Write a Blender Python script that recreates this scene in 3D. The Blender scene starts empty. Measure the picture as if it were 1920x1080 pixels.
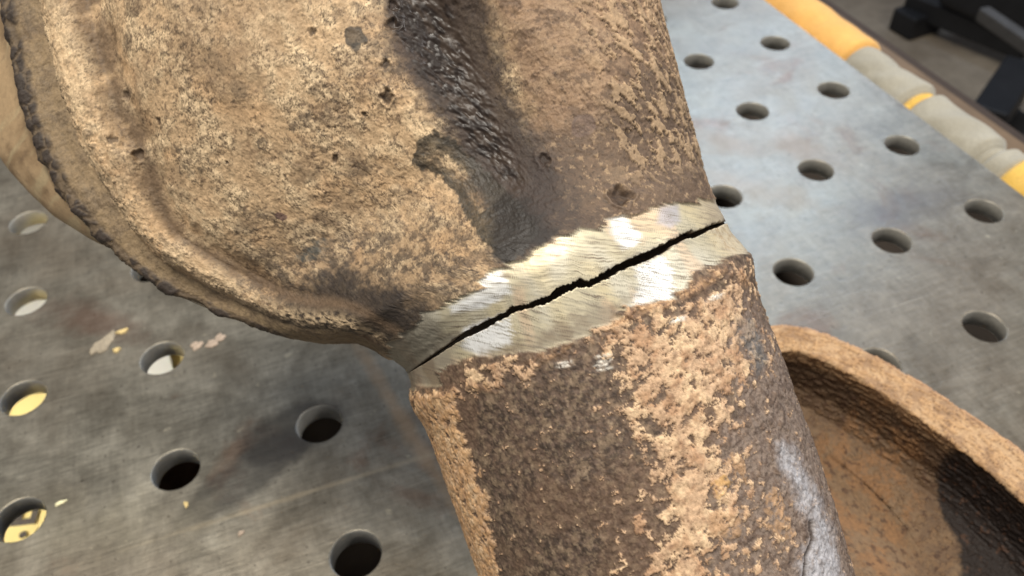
import bpy, math, random
import numpy as np
from mathutils import Matrix, Vector

MM = 0.001
SC = bpy.context.scene
# ------------------------------------------------------------------ camera
F_PX = 1558.67
CAM = np.array([107.403, -192.766, 248.215])
R = np.array([[0.93032, -0.36599, -0.02364], [-0.2761, -0.65649, -0.70199], [0.2414, 0.6596, -0.71179]])
cd = bpy.data.cameras.new("camera")
cam = bpy.data.objects.new("camera", cd)
SC.collection.objects.link(cam)
cd.sensor_width = 36.0
cd.lens = F_PX / 1920 * 36
cd.clip_start = 0.01
cd.clip_end = 60
M = np.eye(4)
M[:3, 0] = R[0]; M[:3, 1] = -R[1]; M[:3, 2] = -R[2]; M[:3, 3] = CAM * MM
cam.matrix_world = Matrix(M.tolist())
cd.dof.use_dof = True
cd.dof.focus_distance = 0.150
cd.dof.aperture_fstop = 28
SC.camera = cam

# ------------------------------------------------------------------ light
w = bpy.data.worlds.new("World"); SC.world = w; w.use_nodes = True
bg = w.node_tree.nodes["Background"]
bg.inputs[0].default_value = (0.80, 0.84, 0.95, 1); bg.inputs[1].default_value = 0.24
SC.view_settings.view_transform = 'Standard'; SC.view_settings.look = 'None'
SC.view_settings.exposure = 0.0; SC.view_settings.gamma = 1.0

def area(name, frm, to, sx, sy, power, col):
    l = bpy.data.lights.new(name, 'AREA'); l.shape = 'RECTANGLE'; l.size = sx; l.size_y = sy
    l.energy = power; l.color = col
    o = bpy.data.objects.new(name, l); SC.collection.objects.link(o)
    o.location = frm
    o.rotation_euler = (Vector(to) - Vector(frm)).to_track_quat('-Z', 'Y').to_euler()
    return o
O_W = (0.161, -0.080, 0.118)
area("door_light", (1.45, -0.60, 1.20), O_W, 0.40, 0.40, 15, (1.0, 0.98, 0.96))
area("far_window_light", (1.49, 1.46, 1.39), O_W, 0.62, 0.80, 18, (0.56, 0.73, 1.0))
area("ceiling_light", (-0.20, -0.12, 1.90), O_W, 0.8, 0.8, 50, (1.0, 0.945, 0.85))
area("under_table_fill", (-0.40, 0.10, -0.025), (-0.02, 0.12, -0.10), 0.12, 0.03, 0.75, (1.0, 0.98, 0.93)).data.spread = math.radians(50)  # added fill lamp that brightens the papers below the holes

# ------------------------------------------------------------------ numpy noise
def hsh(ix, iy, seed):
    h = (ix.astype(np.int64) * 374761393 + iy.astype(np.int64) * 668265263 + seed * 1442695041) & 0xFFFFFFFF
    h = ((h ^ (h >> 13)) * 1274126177) & 0xFFFFFFFF
    h = ((h ^ (h >> 16)) * 2246822519) & 0xFFFFFFFF
    return (h ^ (h >> 15)) & 0xFFFFFFFF
def perlin(x, y, seed=0):
    ix = np.floor(x); iy = np.floor(y); fx = x - ix; fy = y - iy
    u = fx * fx * fx * (fx * (fx * 6 - 15) + 10); v = fy * fy * fy * (fy * (fy * 6 - 15) + 10)
    def g(dx, dy):
        a = hsh(ix + dx, iy + dy, seed) * (2 * math.pi / 4294967296.0)
        return np.cos(a) * (fx - dx) + np.sin(a) * (fy - dy)
    n0 = g(0, 0) * (1 - u) + g(1, 0) * u
    n1 = g(0, 1) * (1 - u) + g(1, 1) * u
    return (n0 * (1 - v) + n1 * v) * 1.5
def fbm(x, y, seed=0, octv=5, gain=0.55):
    s = 0; a = 1; t = 0
    for k in range(octv):
        s = s + a * perlin(x * 2.03 ** k + 17.3 * k, y * 2.03 ** k - 9.1 * k, seed + k); t += a * a; a *= gain
    return s / math.sqrt(t)
def worley(x, y, seed=0):
    ix = np.floor(x); iy = np.floor(y)
    f1 = np.full(x.shape, 9.0); f2 = f1.copy(); cid = np.zeros(x.shape)
    for dx in (-1, 0, 1):
        for dy in (-1, 0, 1):
            h = hsh(ix + dx, iy + dy, seed); h2 = hsh(ix + dx, iy + dy, seed + 77)
            px = ix + dx + h / 4294967296.0; py = iy + dy + h2 / 4294967296.0
            d = np.hypot(x - px, y - py)
            c = d < f1
            f2 = np.where(c, f1, np.minimum(f2, d)); cid = np.where(c, (h ^ h2) % 1000 / 1000.0, cid); f1 = np.where(c, d, f1)
    return f1, f2, cid
def ss(a, b, x):
    t = np.clip((x - a) / (b - a), 0, 1); return t * t * (3 - 2 * t)
def mix(a, b, t): return a + (b - a) * t
def mixc(c, col, m):
    m = np.clip(m, 0, 1)[..., None]; return c * (1 - m) + np.asarray(col) * m
def polydist(x, y, P, closed=True):
    """signed distance (negative inside) to a polygon, or distance to a polyline"""
    P = np.asarray(P, float); n = len(P); d = np.full(x.shape, 1e9); ins = np.zeros(x.shape, bool)
    for k in range(n if closed else n - 1):
        a = P[k]; b = P[(k + 1) % n]; e = b - a
        t = np.clip(((x - a[0]) * e[0] + (y - a[1]) * e[1]) / (e @ e + 1e-12), 0, 1)
        d = np.minimum(d, np.hypot(x - a[0] - t * e[0], y - a[1] - t * e[1]))
        if closed:
            c = (a[1] > y) != (b[1] > y)
            if abs(e[1]) > 1e-12:
                ins ^= c & (x < a[0] + (y - a[1]) * e[0] / e[1])
    return np.where(ins, -d, d) if closed else d
def lin(r, g, b):
    f = lambda c: (c / 255 / 12.92) if c / 255 <= 0.04045 else ((c / 255 + 0.055) / 1.055) ** 2.4
    return np.array([f(r), f(g), f(b)])

# ------------------------------------------------------------------ tagging
def tag(o, label=None, cat=None, group=None, kind=None):
    if label: o['label'] = label
    if cat: o['category'] = cat
    if group: o['group'] = group
    if kind: o['kind'] = kind
    return o
def link(o, parent=None):
    SC.collection.objects.link(o)
    if parent is not None: o.parent = parent
    return o
def mesh_np(name, V, Fq, mat, parent=None, smooth=True, attrs=None, col=None):
    V = np.asarray(V, np.float32).reshape(-1, 3) * MM
    Fq = np.asarray(Fq, np.int32)
    k = Fq.shape[1]
    me = bpy.data.meshes.new(name)
    me.vertices.add(len(V)); me.vertices.foreach_set('co', V.ravel())
    me.loops.add(Fq.size); me.loops.foreach_set('vertex_index', Fq.ravel())
    me.polygons.add(len(Fq)); me.polygons.foreach_set('loop_start', np.arange(0, Fq.size, k, dtype=np.int32))
    me.polygons.foreach_set('loop_total', np.full(len(Fq), k, np.int32))
    me.update(calc_edges=True)
    me.polygons.foreach_set('use_smooth', np.full(len(Fq), smooth))
    if col is not None:
        a = me.color_attributes.new('Col', 'FLOAT_COLOR', 'POINT')
        c = np.ones((len(V), 4), np.float32); c[:, :3] = col.reshape(-1, 3); a.data.foreach_set('color', c.ravel())
    for n, v in (attrs or {}).items():
        a = me.attributes.new(n, 'FLOAT', 'POINT'); a.data.foreach_set('value', np.asarray(v, np.float32).ravel())
    me.materials.append(mat)
    return link(bpy.data.objects.new(name, me), parent)
def grid_faces(nr, nc, wrap=False):
    r = np.arange(nr - 1)[:, None]; c = np.arange(nc if wrap else nc - 1)[None, :]
    c2 = (c + 1) % nc
    return np.stack([r * nc + c, r * nc + c2, (r + 1) * nc + c2, (r + 1) * nc + c], -1).reshape(-1, 4)

# ------------------------------------------------------------------ materials
def new_mat(name):
    m = bpy.data.materials.new(name); m.use_nodes = True
    nt = m.node_tree; b = nt.nodes['Principled BSDF']
    return m, nt, b
def N(nt, typ, **kw):
    n = nt.nodes.new(typ)
    for k, v in kw.items(): setattr(n, k, v)
    return n
def noise(nt, vec, scale, detail=6, rough=0.6, dist=0.0):
    n = N(nt, 'ShaderNodeTexNoise'); n.inputs['Scale'].default_value = scale; n.inputs['Detail'].default_value = detail
    n.inputs['Roughness'].default_value = rough; n.inputs['Distortion'].default_value = dist
    nt.links.new(vec, n.inputs['Vector']); return n.outputs['Fac']
def ramp(nt, fac, stops, interp='LINEAR'):
    r = N(nt, 'ShaderNodeValToRGB'); r.color_ramp.interpolation = interp
    e = r.color_ramp.elements
    while len(e) < len(stops): e.new(0.5)
    for q, (p, c) in zip(e, stops):
        q.position = p; q.color = (c, c, c, 1) if isinstance(c, (int, float)) else (*c, 1)
    nt.links.new(fac, r.inputs[0]); return r.outputs[0]
def mapr(nt, fac, a, b, c, d):
    m = N(nt, 'ShaderNodeMapRange'); nt.links.new(fac, m.inputs[0])
    for i, v in enumerate((a, b, c, d)): m.inputs[1 + i].default_value = v
    return m.outputs[0]
def mmath(nt, op, a, b=None):
    m = N(nt, 'ShaderNodeMath', operation=op)
    for i, v in enumerate((a, b)):
        if v is None: continue
        if isinstance(v, (int, float)): m.inputs[i].default_value = v
        else: nt.links.new(v, m.inputs[i])
    return m.outputs[0]
def mixrgb(nt, typ, fac, a, b):
    m = N(nt, 'ShaderNodeMix', data_type='RGBA', blend_type=typ)
    for s, v in ((m.inputs[0], fac), (m.inputs[6], a), (m.inputs[7], b)):
        if isinstance(v, (int, float)): s.default_value = v
        elif isinstance(v, (tuple, list, np.ndarray)): s.default_value = (*v[:3], 1)
        else: nt.links.new(v, s)
    return m.outputs[2]
def bump(nt, h, strength, dist, nrm=None):
    b = N(nt, 'ShaderNodeBump'); b.inputs['Strength'].default_value = strength; b.inputs['Distance'].default_value = dist
    nt.links.new(h, b.inputs['Height'])
    if nrm is not None: nt.links.new(nrm, b.inputs['Normal'])
    return b.outputs[0]

def rust_material():
    """reads the surface's own colour, roughness and metal attributes, adds fine grain"""
    m, nt, b = new_mat('rusty_cast_metal')
    L = nt.links.new
    at = N(nt, 'ShaderNodeAttribute', attribute_name='Col'); ar = N(nt, 'ShaderNodeAttribute', attribute_name='rough')
    am = N(nt, 'ShaderNodeAttribute', attribute_name='metal'); ag = N(nt, 'ShaderNodeAttribute', attribute_name='grain')
    tc = N(nt, 'ShaderNodeTexCoord').outputs['Object']
    n1 = noise(nt, tc, 900, 5, 0.7); n2 = noise(nt, tc, 2600, 3, 0.7)
    v = mapr(nt, n1, 0.30, 0.70, 0.72, 1.26)
    v2 = mapr(nt, n2, 0.25, 0.75, 0.82, 1.16)
    vv = mmath(nt, 'MULTIPLY', v, v2)
    vg = mmath(nt, 'ADD', mmath(nt, 'MULTIPLY', mmath(nt, 'SUBTRACT', vv, 1.0), ag.outputs['Fac']), 1.0)
    vc = N(nt, 'ShaderNodeCombineXYZ')
    for i in range(3): L(vg, vc.inputs[i])
    c = mixrgb(nt, 'MULTIPLY', 1.0, at.outputs['Color'], vc.outputs[0])
    L(c, b.inputs['Base Color'])
    rr = mmath(nt, 'ADD', ar.outputs['Fac'], mapr(nt, n1, 0.3, 0.7, -0.07, 0.07))
    L(rr, b.inputs['Roughness']); L(am.outputs['Fac'], b.inputs['Metallic'])
    hb = mmath(nt, 'MULTIPLY', mmath(nt, 'ADD', n1, mmath(nt, 'MULTIPLY', n2, 0.5)), ag.outputs['Fac'])
    L(bump(nt, hb, 0.36, 0.0003), b.inputs['Normal'])
    b.inputs['Specular IOR Level'].default_value = 0.35
    return m
RUST = rust_material()

def simple(name, c, rough=0.7, metal=0.0, var=0.15, scale=60, bscale=300, bdist=0.0004, spec=0.4):
    m, nt, b = new_mat(name)
    tc = N(nt, 'ShaderNodeTexCoord').outputs['Object']
    n1 = noise(nt, tc, scale, 6, 0.65)
    c = np.array(c)
    nt.links.new(ramp(nt, n1, [(0.3, tuple(c * (1 - var))), (0.7, tuple(np.minimum(c * (1 + var), 1)))]), b.inputs['Base Color'])
    b.inputs['Roughness'].default_value = rough; b.inputs['Metallic'].default_value = metal
    b.inputs['Specular IOR Level'].default_value = spec
    nt.links.new(bump(nt, noise(nt, tc, bscale, 4, 0.6), 0.6, bdist), b.inputs['Normal'])
    return m

# ================================================================== welding table
PX, PY = 50.8, 54.76           # hole pitch in mm
HR = 8.2                        # hole radius
TT = 8.2                        # plate thickness
EDGE_X = 430.5
def at(px, py, z=0.0):
    """point of the horizontal plane z (mm) seen at a photo pixel"""
    d = R.T @ np.array([(px - 960) / F_PX, (py - 540) / F_PX, 1.0]); return CAM + (z - CAM[2]) / d[2] * d
def stain_or_shade_between(a, b, half, col_, k, soft):
    p = at(*a); q = at(*b); m_ = (p + q) / 2; d = q - p
    return (m_[0], m_[1], math.hypot(d[0], d[1]) / 2, half, math.atan2(d[1], d[0]), col_, k, soft)
STAINS_AND_SHADE = [stain_or_shade_between((330, 985), (590, 800), 8.5, lin(58, 55, 53), 0.62, 0.2), stain_or_shade_between((455, 850), (640, 770), 12, lin(58, 55, 53), 0.6, 0.2),  # these two dark patches paint a cast shadow into the plate colour
          stain_or_shade_between((90, 580), (260, 620), 7, lin(98, 62, 46), 0.5, 0.5), stain_or_shade_between((690, 680), (860, 960), 2.2, lin(168, 140, 108), 0.55, 0.7),
          stain_or_shade_between((330, 1000), (780, 860), 0.8, lin(180, 164, 136), 0.5, 0.8), stain_or_shade_between((-60, 990), (330, 985), 10, lin(150, 142, 120), 0.35, 0.8),
          stain_or_shade_between((1300, 250), (1420, 290), 7, lin(124, 100, 76), 0.45, 0.8), stain_or_shade_between((1440, 250), (1560, 300), 7, lin(124, 100, 76), 0.5, 0.8),
          stain_or_shade_between((1320, 330), (1500, 380), 9, lin(130, 108, 84), 0.4, 0.8), stain_or_shade_between((1620, 420), (1780, 350), 10, lin(96, 92, 90), 0.5, 0.6)]
def table_material():
    m, nt, b = new_mat('worn_steel_plate'); L = nt.links.new
    tc = N(nt, 'ShaderNodeTexCoord').outputs['Object']
    big = noise(nt, tc, 9, 5, 0.6, 0.4); mid = noise(nt, tc, 38, 7, 0.7, 0.3); fin = noise(nt, tc, 260, 6, 0.7)
    mp = N(nt, 'ShaderNodeMapping'); L(tc, mp.inputs[0]); mp.inputs['Scale'].default_value = (60, 900, 60); mp.inputs['Rotation'].default_value = (0, 0, 0.35)
    scr = noise(nt, mp.outputs[0], 1.0, 4, 0.7)
    mp2 = N(nt, 'ShaderNodeMapping'); L(tc, mp2.inputs[0]); mp2.inputs['Scale'].default_value = (700, 50, 50); mp2.inputs['Rotation'].default_value = (0, 0, -0.25)
    scr2 = noise(nt, mp2.outputs[0], 1.0, 4, 0.7)
    c = ramp(nt, mid, [(0.25, tuple(lin(102, 95, 82))), (0.48, tuple(lin(135, 129, 115))), (0.75, tuple(lin(167, 161, 146)))])
    c = mixrgb(nt, 'MIX', ramp(nt, big, [(0.42, 0.0), (0.62, 0.55)]), c, lin(122, 108, 90))
    # rust blush patches
    ru = noise(nt, tc, 22, 5, 0.6, 0.8)
    c = mixrgb(nt, 'MIX', ramp(nt, ru, [(0.60, 0.0), (0.72, 0.6)]), c, lin(112, 82, 62))
    sp = noise(nt, tc, 420, 3, 0.5)
    c = mixrgb(nt, 'MIX', ramp(nt, sp, [(0.66, 0.0), (0.73, 0.65)]), c, lin(66, 60, 52))
    sp2 = noise(nt, tc, 170, 3, 0.5)
    c = mixrgb(nt, 'MIX', ramp(nt, sp2, [(0.70, 0.0), (0.75, 0.5)]), c, lin(190, 180, 155))
    c = mixrgb(nt, 'MULTIPLY', 1.0, c, ramp(nt, scr, [(0.3, 0.86), (0.6, 1.06)]))
    c = mixrgb(nt, 'MULTIPLY', 1.0, c, ramp(nt, scr2, [(0.3, 0.9), (0.6, 1.04)]))
    c = mixrgb(nt, 'MULTIPLY', 1.0, c, ramp(nt, fin, [(0.3, 0.85), (0.7, 1.1)]))
    dgt = noise(nt, tc, 95, 7, 0.75, 0.6)
    c = mixrgb(nt, 'MULTIPLY', 1.0, c, ramp(nt, dgt, [(0.30, 0.82), (0.5, 1.0), (0.72, 1.10)]))
    for k_, (rot_, sc_) in enumerate(((0.9, 26), (-0.5, 34), (0.15, 22))):
        m3 = N(nt, 'ShaderNodeMapping'); L(tc, m3.inputs[0]); m3.inputs['Rotation'].default_value = (0, 0, rot_); m3.inputs['Scale'].default_value = (sc_ * 0.35, sc_ * 22, 1); m3.inputs['Location'].default_value = (k_ * 3.7, k_ * 1.9, 0)
        sx = noise(nt, m3.outputs[0], 1.0, 2, 0.5)
        c = mixrgb(nt, 'MIX', ramp(nt, sx, [(0.72, 0.0), (0.75, 0.22)]), c, lin(196, 188, 168))
    wob = noise(nt, tc, 60, 5, 0.65)
    def stain_or_shade(c, x, y, rx, ry, rot, colr, k, soft=0.3):
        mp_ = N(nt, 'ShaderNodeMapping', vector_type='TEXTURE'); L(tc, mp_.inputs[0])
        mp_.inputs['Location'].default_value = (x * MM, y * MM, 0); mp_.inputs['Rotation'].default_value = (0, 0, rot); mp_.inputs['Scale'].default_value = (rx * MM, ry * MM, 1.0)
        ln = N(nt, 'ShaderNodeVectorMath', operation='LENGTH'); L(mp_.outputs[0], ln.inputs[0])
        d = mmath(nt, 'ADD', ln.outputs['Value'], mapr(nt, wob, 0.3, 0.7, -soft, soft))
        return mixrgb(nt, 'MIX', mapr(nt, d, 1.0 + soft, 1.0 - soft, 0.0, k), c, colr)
    for st in STAINS_AND_SHADE: c = stain_or_shade(c, *st)
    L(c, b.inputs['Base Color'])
    L(ramp(nt, big, [(0.3, 0.75), (0.7, 0.55)]), b.inputs['Metallic'])
    r = mmath(nt, 'ADD', mapr(nt, mid, 0.3, 0.7, 0.29, 0.46), mapr(nt, scr, 0.3, 0.7, -0.04, 0.05))
    L(r, b.inputs['Roughness'])
    h = mmath(nt, 'ADD', mmath(nt, 'MULTIPLY', fin, 0.6), mmath(nt, 'ADD', mmath(nt, 'MULTIPLY', scr, 0.5), mmath(nt, 'MULTIPLY', mid, 1.5)))
    L(bump(nt, h, 0.35, 0.0004), b.inputs['Normal'])
    return m
STEEL = table_material()

def holed_plate(name, mat, parent, i0, i1, j0, j1, xmax):
    n = 48; V = []; F = []
    def ring(cx, cy, r, z):
        s = len(V)
        for k in range(n):
            a = 2 * math.pi * k / n; V.append((cx + r * math.cos(a), cy + r * math.sin(a), z))
        return s
    def sq(cx, cy, x0, x1, y0, y1, z):
        s = len(V)
        for k in range(n):
            a = 2 * math.pi * k / n; c, d = math.cos(a), math.sin(a); t = 1 / max(abs(c), abs(d))
            ux, uy = c * t, d * t
            V.append((cx + ux * (x1 - cx if ux > 0 else cx - x0), cy + uy * (y1 - cy if uy > 0 else cy - y0), z))
        return s
    def br(a, b):
        for k in range(n): F.append((a + k, a + (k + 1) % n, b + (k + 1) % n, b + k))
    for i in range(i0, i1 + 1):
        for j in range(j0, j1 + 1):
            cx, cy = i * PX, j * PY
            x0, x1 = cx - PX / 2, (cx + PX / 2 if i < i1 else xmax)
            a = sq(cx, cy, x0, x1, cy - PY / 2, cy + PY / 2, 0)
            b = ring(cx, cy, HR + 1.6, 0); b1 = ring(cx, cy, HR + 0.45, 0); b2 = ring(cx, cy, HR + 0.12, -0.12); c = ring(cx, cy, HR, -0.5)
            d = ring(cx, cy, HR, -TT + 0.3); e = ring(cx, cy, HR + 0.3, -TT); f = sq(cx, cy, x0, x1, cy - PY / 2, cy + PY / 2, -TT)
            for p, q in ((a, b), (b, b1), (b1, b2), (b2, c), (c, d), (d, e), (e, f)): br(p, q)
    # side walls
    X0 = i0 * PX - PX / 2; Y0 = j0 * PY - PY / 2; Y1 = j1 * PY + PY / 2
    for p, q in (((X0, Y0), (xmax, Y0)), ((xmax, Y0), (xmax, Y1)), ((xmax, Y1), (X0, Y1)), ((X0, Y1), (X0, Y0))):
        s = len(V); V += [(*p, 0), (*q, 0), (*q, -TT), (*p, -TT)]; F.append((s, s + 3, s + 2, s + 1))
    o = mesh_np(name, V, F, mat, parent, smooth=False)
    me = o.data; me.materials.append(simple('machined_hole_wall', lin(176, 172, 162), 0.45, 0.35, 0.25, 120, 300)); me.materials[0] = mat
    # smooth the hole walls only
    me = o.data; z = np.array([p.normal.z for p in me.polygons]); me.polygons.foreach_set('use_smooth', (np.abs(z) < 0.98) & (np.abs(z) > -1)); me.polygons.foreach_set('material_index', (np.abs(z) < 0.5).astype(np.int32))
    return o
def box_np(x0, x1, y0, y1, z0, z1):
    V = [(x, y, z) for x in (x0, x1) for y in (y0, y1) for z in (z0, z1)]
    F = [(0, 1, 3, 2), (4, 6, 7, 5), (0, 4, 5, 1), (2, 3, 7, 6), (0, 2, 6, 4), (1, 5, 7, 3)]
    return V, F
def box(name, mat, parent, *a, bev=0.0):
    V, F = box_np(*a); o = mesh_np(name, V, F, mat, parent, smooth=False)
    if bev:
        md = o.modifiers.new('bevel', 'BEVEL'); md.width = bev * MM; md.segments = 3
    return o

table = bpy.data.objects.new('welding_table', None); link(table)
tag(table, 'grey steel welding table top drilled with rows of round holes under the rusty pipe', 'table')
holed_plate('tabletop', STEEL, table, -8, 8, -7, 16, EDGE_X)
SHELF = simple('dark_brown_shelf', lin(52, 43, 35), 0.85, 0.0, 0.4, 30, 200)
box('lower_shelf', SHELF, table, -430, 425, -400, 900, -182, -176)
box('shade_panel', SHELF, table, 423, 429.5, -400, 900, -175, -TT - 0.2)  # added panels that keep the view through the right holes dark
box('shade_panel', SHELF, table, -420, 422.5, -406, -400.5, -175, -TT - 0.2)
LEGM = simple('dark_steel_leg', lin(70, 66, 60), 0.6, 0.4)
for lx, ly in ((-420, -390), (380, -390), (-420, 850), (380, 850)):
    box('leg', LEGM, table, lx, lx + 40, ly, ly + 40, -860, -183)
    box('leg_upper', LEGM, table, lx, lx + 40, ly, ly + 40, -175.5, -TT - 0.2)

# papers on the shelf seen through the holes
YEL = simple('yellow_paper', lin(238, 214, 140), 0.8, 0, 0.04, 40, 100, 0.0001)
WHT = simple('white_paper', lin(244, 240, 228), 0.8, 0, 0.03, 40, 100, 0.0001)
INK = simple('dark_ink', lin(84, 76, 66), 0.8, 0, 0.1)
def sheet(name, mat, cx, cy, wx, wy, rot, z, th=0.6):
    V, F = box_np(-wx / 2, wx / 2, -wy / 2, wy / 2, 0, th)
    o = mesh_np(name, V, F, mat, None, smooth=False)
    o.location = (cx * MM, cy * MM, z * MM); o.rotation_euler.z = rot; return o

ybox = link(bpy.data.objects.new('cardboard_box', None))
tag(ybox, 'yellow printed box on the shelf, seen through the left holes of the table', 'box')
ZT = -88.0
bp = at(200, 960, ZT)[:2]; bq = at(348, 690, ZT)[:2]; bd_ = (bq - bp) / np.hypot(*(bq - bp)); bn_ = np.array([-bd_[1], bd_[0]])
if bn_[0] > 0: bn_ = -bn_
bc = bp + bd_ * 40 + bn_ * 95
yb = sheet('box_body', YEL, 0, 0, 190, 190, 0, 0, ZT + 175.9)
yb.parent = ybox; yb.location = (0, 0, 0)
yb.data.materials.append(simple('brown_cardboard', lin(96, 72, 52), 0.85, 0, 0.3, 60, 200))
for p_ in yb.data.polygons: p_.material_index = 0 if p_.normal.z > 0.5 else 1
ybox.location = (bc[0] * MM, bc[1] * MM, -175.9 * MM); ybox.rotation_euler.z = math.atan2(bn_[1], bn_[0])
# printed mark on the box top: a letter lying on its side and a dot
cu = bpy.data.curves.new('letter', 'FONT'); cu.body = 'B'; cu.size = 22 * MM; cu.extrude = 0.05 * MM; cu.offset = 0.45 * MM
tmp = link(bpy.data.objects.new('letter_tmp', cu))
dg = bpy.context.evaluated_depsgraph_get()
lm = bpy.data.meshes.new_from_object(tmp.evaluated_get(dg)); bpy.data.objects.remove(tmp)
lm.materials.clear(); lm.materials.append(INK)
lo = link(bpy.data.objects.new('printed_letter', lm))
ZB = ZT
p0 = at(62, 987, ZB); p1 = at(0, 994, ZB); ang = math.atan2(p1[1] - p0[1], p1[0] - p0[0]) - math.pi / 2
bpy.context.view_layer.update()
wm = Matrix.Translation((p0[0] * MM, p0[1] * MM, (ZB + 0.15) * MM)) @ Matrix.Rotation(ang, 4, 'Z')
lo.parent = ybox; lo.matrix_parent_inverse = ybox.matrix_world.inverted(); lo.matrix_world = wm
q = at(43, 1003, ZB); n = 24
V = [(q[0] + 1.6 * math.cos(2 * math.pi * k / n), q[1] + 1.6 * math.sin(2 * math.pi * k / n), z) for z in (ZB + 0.08, ZB + 0.2) for k in range(n)]
me = bpy.data.meshes.new('printed_dot')
me.from_pydata([tuple(c * MM for c in v) for v in V], [], [tuple(range(n, 2 * n))] + [(k, (k + 1) % n, n + (k + 1) % n, n + k) for k in range(n)])
me.materials.append(INK)
do = link(bpy.data.objects.new('printed_dot', me)); do.parent = ybox; do.matrix_parent_inverse = ybox.matrix_world.inverted()

wp = [at(a_, b_, ZT)[:2] for a_, b_ in ((334, 724), (46, 650), (-190, 590), (-150, 330), (60, 300), (290, 560))]
wc = sum(wp) / len(wp); nw = len(wp)
wm_ = bpy.data.meshes.new('paper_sheet')
wm_.from_pydata([((p_[0] - wc[0]) * MM, (p_[1] - wc[1]) * MM, z_ * MM) for z_ in (0, 0.4) for p_ in wp], [], [tuple(range(nw))[::-1], tuple(range(nw, 2 * nw))] + [(k_, (k_ + 1) % nw, nw + (k_ + 1) % nw, nw + k_) for k_ in range(nw)])
wm_.materials.append(WHT); wsheet = link(bpy.data.objects.new('paper_sheet', wm_)); wsheet.location = (wc[0] * MM, wc[1] * MM, (ZT + 0.3) * MM)
tag(wsheet, 'white sheet of paper on the yellow box, seen through three left holes of the table', 'paper')

# ================================================================== floor and things beyond the table
def floor_material():
    m, nt, b = new_mat('stained_concrete'); L = nt.links.new
    tc = N(nt, 'ShaderNodeTexCoord').outputs['Object']
    n1 = noise(nt, tc, 3.0, 6, 0.6, 0.5); n2 = noise(nt, tc, 40, 6, 0.7)
    c = ramp(nt, n1, [(0.3, tuple(lin(112, 98, 80))), (0.7, tuple(lin(160, 148, 130)))])
    c = mixrgb(nt, 'MULTIPLY', 1, c, ramp(nt, n2, [(0.3, 0.8), (0.7, 1.1)]))
    L(c, b.inputs['Base Color']); b.inputs['Roughness'].default_value = 0.65
    L(bump(nt, n2, 0.4, 0.002), b.inputs['Normal']); return m
fl = box('floor', floor_material(), None, -2500, 4500, -2500, 5500, -880, -861)
tag(fl, kind='structure')
# a steel channel beam running beyond the table edge, lower than the top
BEAM = simple('brown_painted_steel', lin(108, 88, 66), 0.65, 0.1, 0.18, 25, 220)
beam = link(bpy.data.objects.new('channel_beam', None))
tag(beam, 'long brown steel channel beam behind the grey and yellow padded sleeve', 'beam')
box('beam_flange', BEAM, beam, 520, 606, -700, 1300, -130, -100, bev=3)
box('beam_lip', simple('dark_beam_lip', lin(58, 46, 37), 0.8, 0.0, 0.15), beam, 606.5, 625, -700, 1300, -128, -108, bev=3)
for yy in (-500, 1100):
    box('post', BEAM, beam, 550, 590, yy, yy + 40, -860, -130.5)

# dark machine on the floor
DARK = simple('dark_grey_paint', (0.010, 0.010, 0.011), 0.55, 0.0, 0.3, 20)
GREYM = simple('dull_light_metal', lin(84, 82, 80), 0.6, 0.3)
mach = link(bpy.data.objects.new('machine_cart', None))
tag(mach, 'dark blue-black machine cart standing on the concrete floor in the far corner', 'machine cart')
def oriented_box(name, mat, parent, p, q, width, zlow, zhigh, bev=6):
    p = np.array(p[:2]); q = np.array(q[:2]); d = q - p; Ln = np.linalg.norm(d); a = math.atan2(d[1], d[0])
    V, F = box_np(0, Ln, -width / 2, width / 2, zlow, zhigh)
    c, s_ = math.cos(a), math.sin(a)
    V = [(p[0] + c * x - s_ * y, p[1] + s_ * x + c * y, z) for x, y, z in V]
    o = mesh_np(name, V, F, mat, parent, smooth=False)
    md = o.modifiers.new('bevel', 'BEVEL'); md.width = bev * MM; md.segments = 3
    return o
oriented_box('cabinet', DARK, mach, at(1840, -130, -600), at(2150, -20, -600), 200, -760, -600, 20)
oriented_box('base_rail', DARK, mach, at(1712, -22, -760), at(1940, 66, -760), 50, -820, -765)
oriented_box('metal_rail', GREYM, mach, at(1842, 22, -480), at(1965, 106, -480), 22, -495, -470, 4)
oriented_box('leg', DARK, mach, at(1920, 110, -700), at(1858, 205, -700), 70, -800, -700)
oriented_box('foot', DARK, mach, at(1706, 5, -800), at(1748, 28, -800), 110, -860, -800)

# floor cable / dark joint seen below the beam
CAB = simple('black_rubber', (0.012, 0.011, 0.010), 0.6)
jb = oriented_box('floor_rail', CAB, None, at(1865, 190, -820), at(2050, 330, -820), 70, -860, -820)
tag(jb, 'black low rail lying on the floor next to the brown channel beam', 'rail')

# padded sleeve along the table edge
def fabric(name, c):
    m, nt, b = new_mat(name); L = nt.links.new
    tc = N(nt, 'ShaderNodeTexCoord').outputs['Object']
    n1 = noise(nt, tc, 45, 5, 0.6, 0.4); n2 = noise(nt, tc, 900, 3, 0.6)
    c = np.array(c)
    cc = ramp(nt, n1, [(0.3, tuple(c * 0.85)), (0.7, tuple(np.minimum(c * 1.1, 1)))])
    cc = mixrgb(nt, 'MULTIPLY', 1, cc, ramp(nt, n2, [(0.3, 0.88), (0.7, 1.06)]))
    L(cc, b.inputs['Base Color']); b.inputs['Roughness'].default_value = 0.85; b.inputs['Sheen Weight'].default_value = 0.2
    L(bump(nt, mmath(nt, 'ADD', n1, mmath(nt, 'MULTIPLY', n2, 0.15)), 0.5, 0.003), b.inputs['Normal']); return m
F_OR = fabric('orange_fabric', lin(226, 172, 92)); F_GR = fabric('grey_fabric', lin(158, 152, 136))
F_YE = fabric('yellow_fabric', lin(226, 184, 88)); F_WH = fabric('white_fabric', lin(225, 225, 225))
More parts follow.
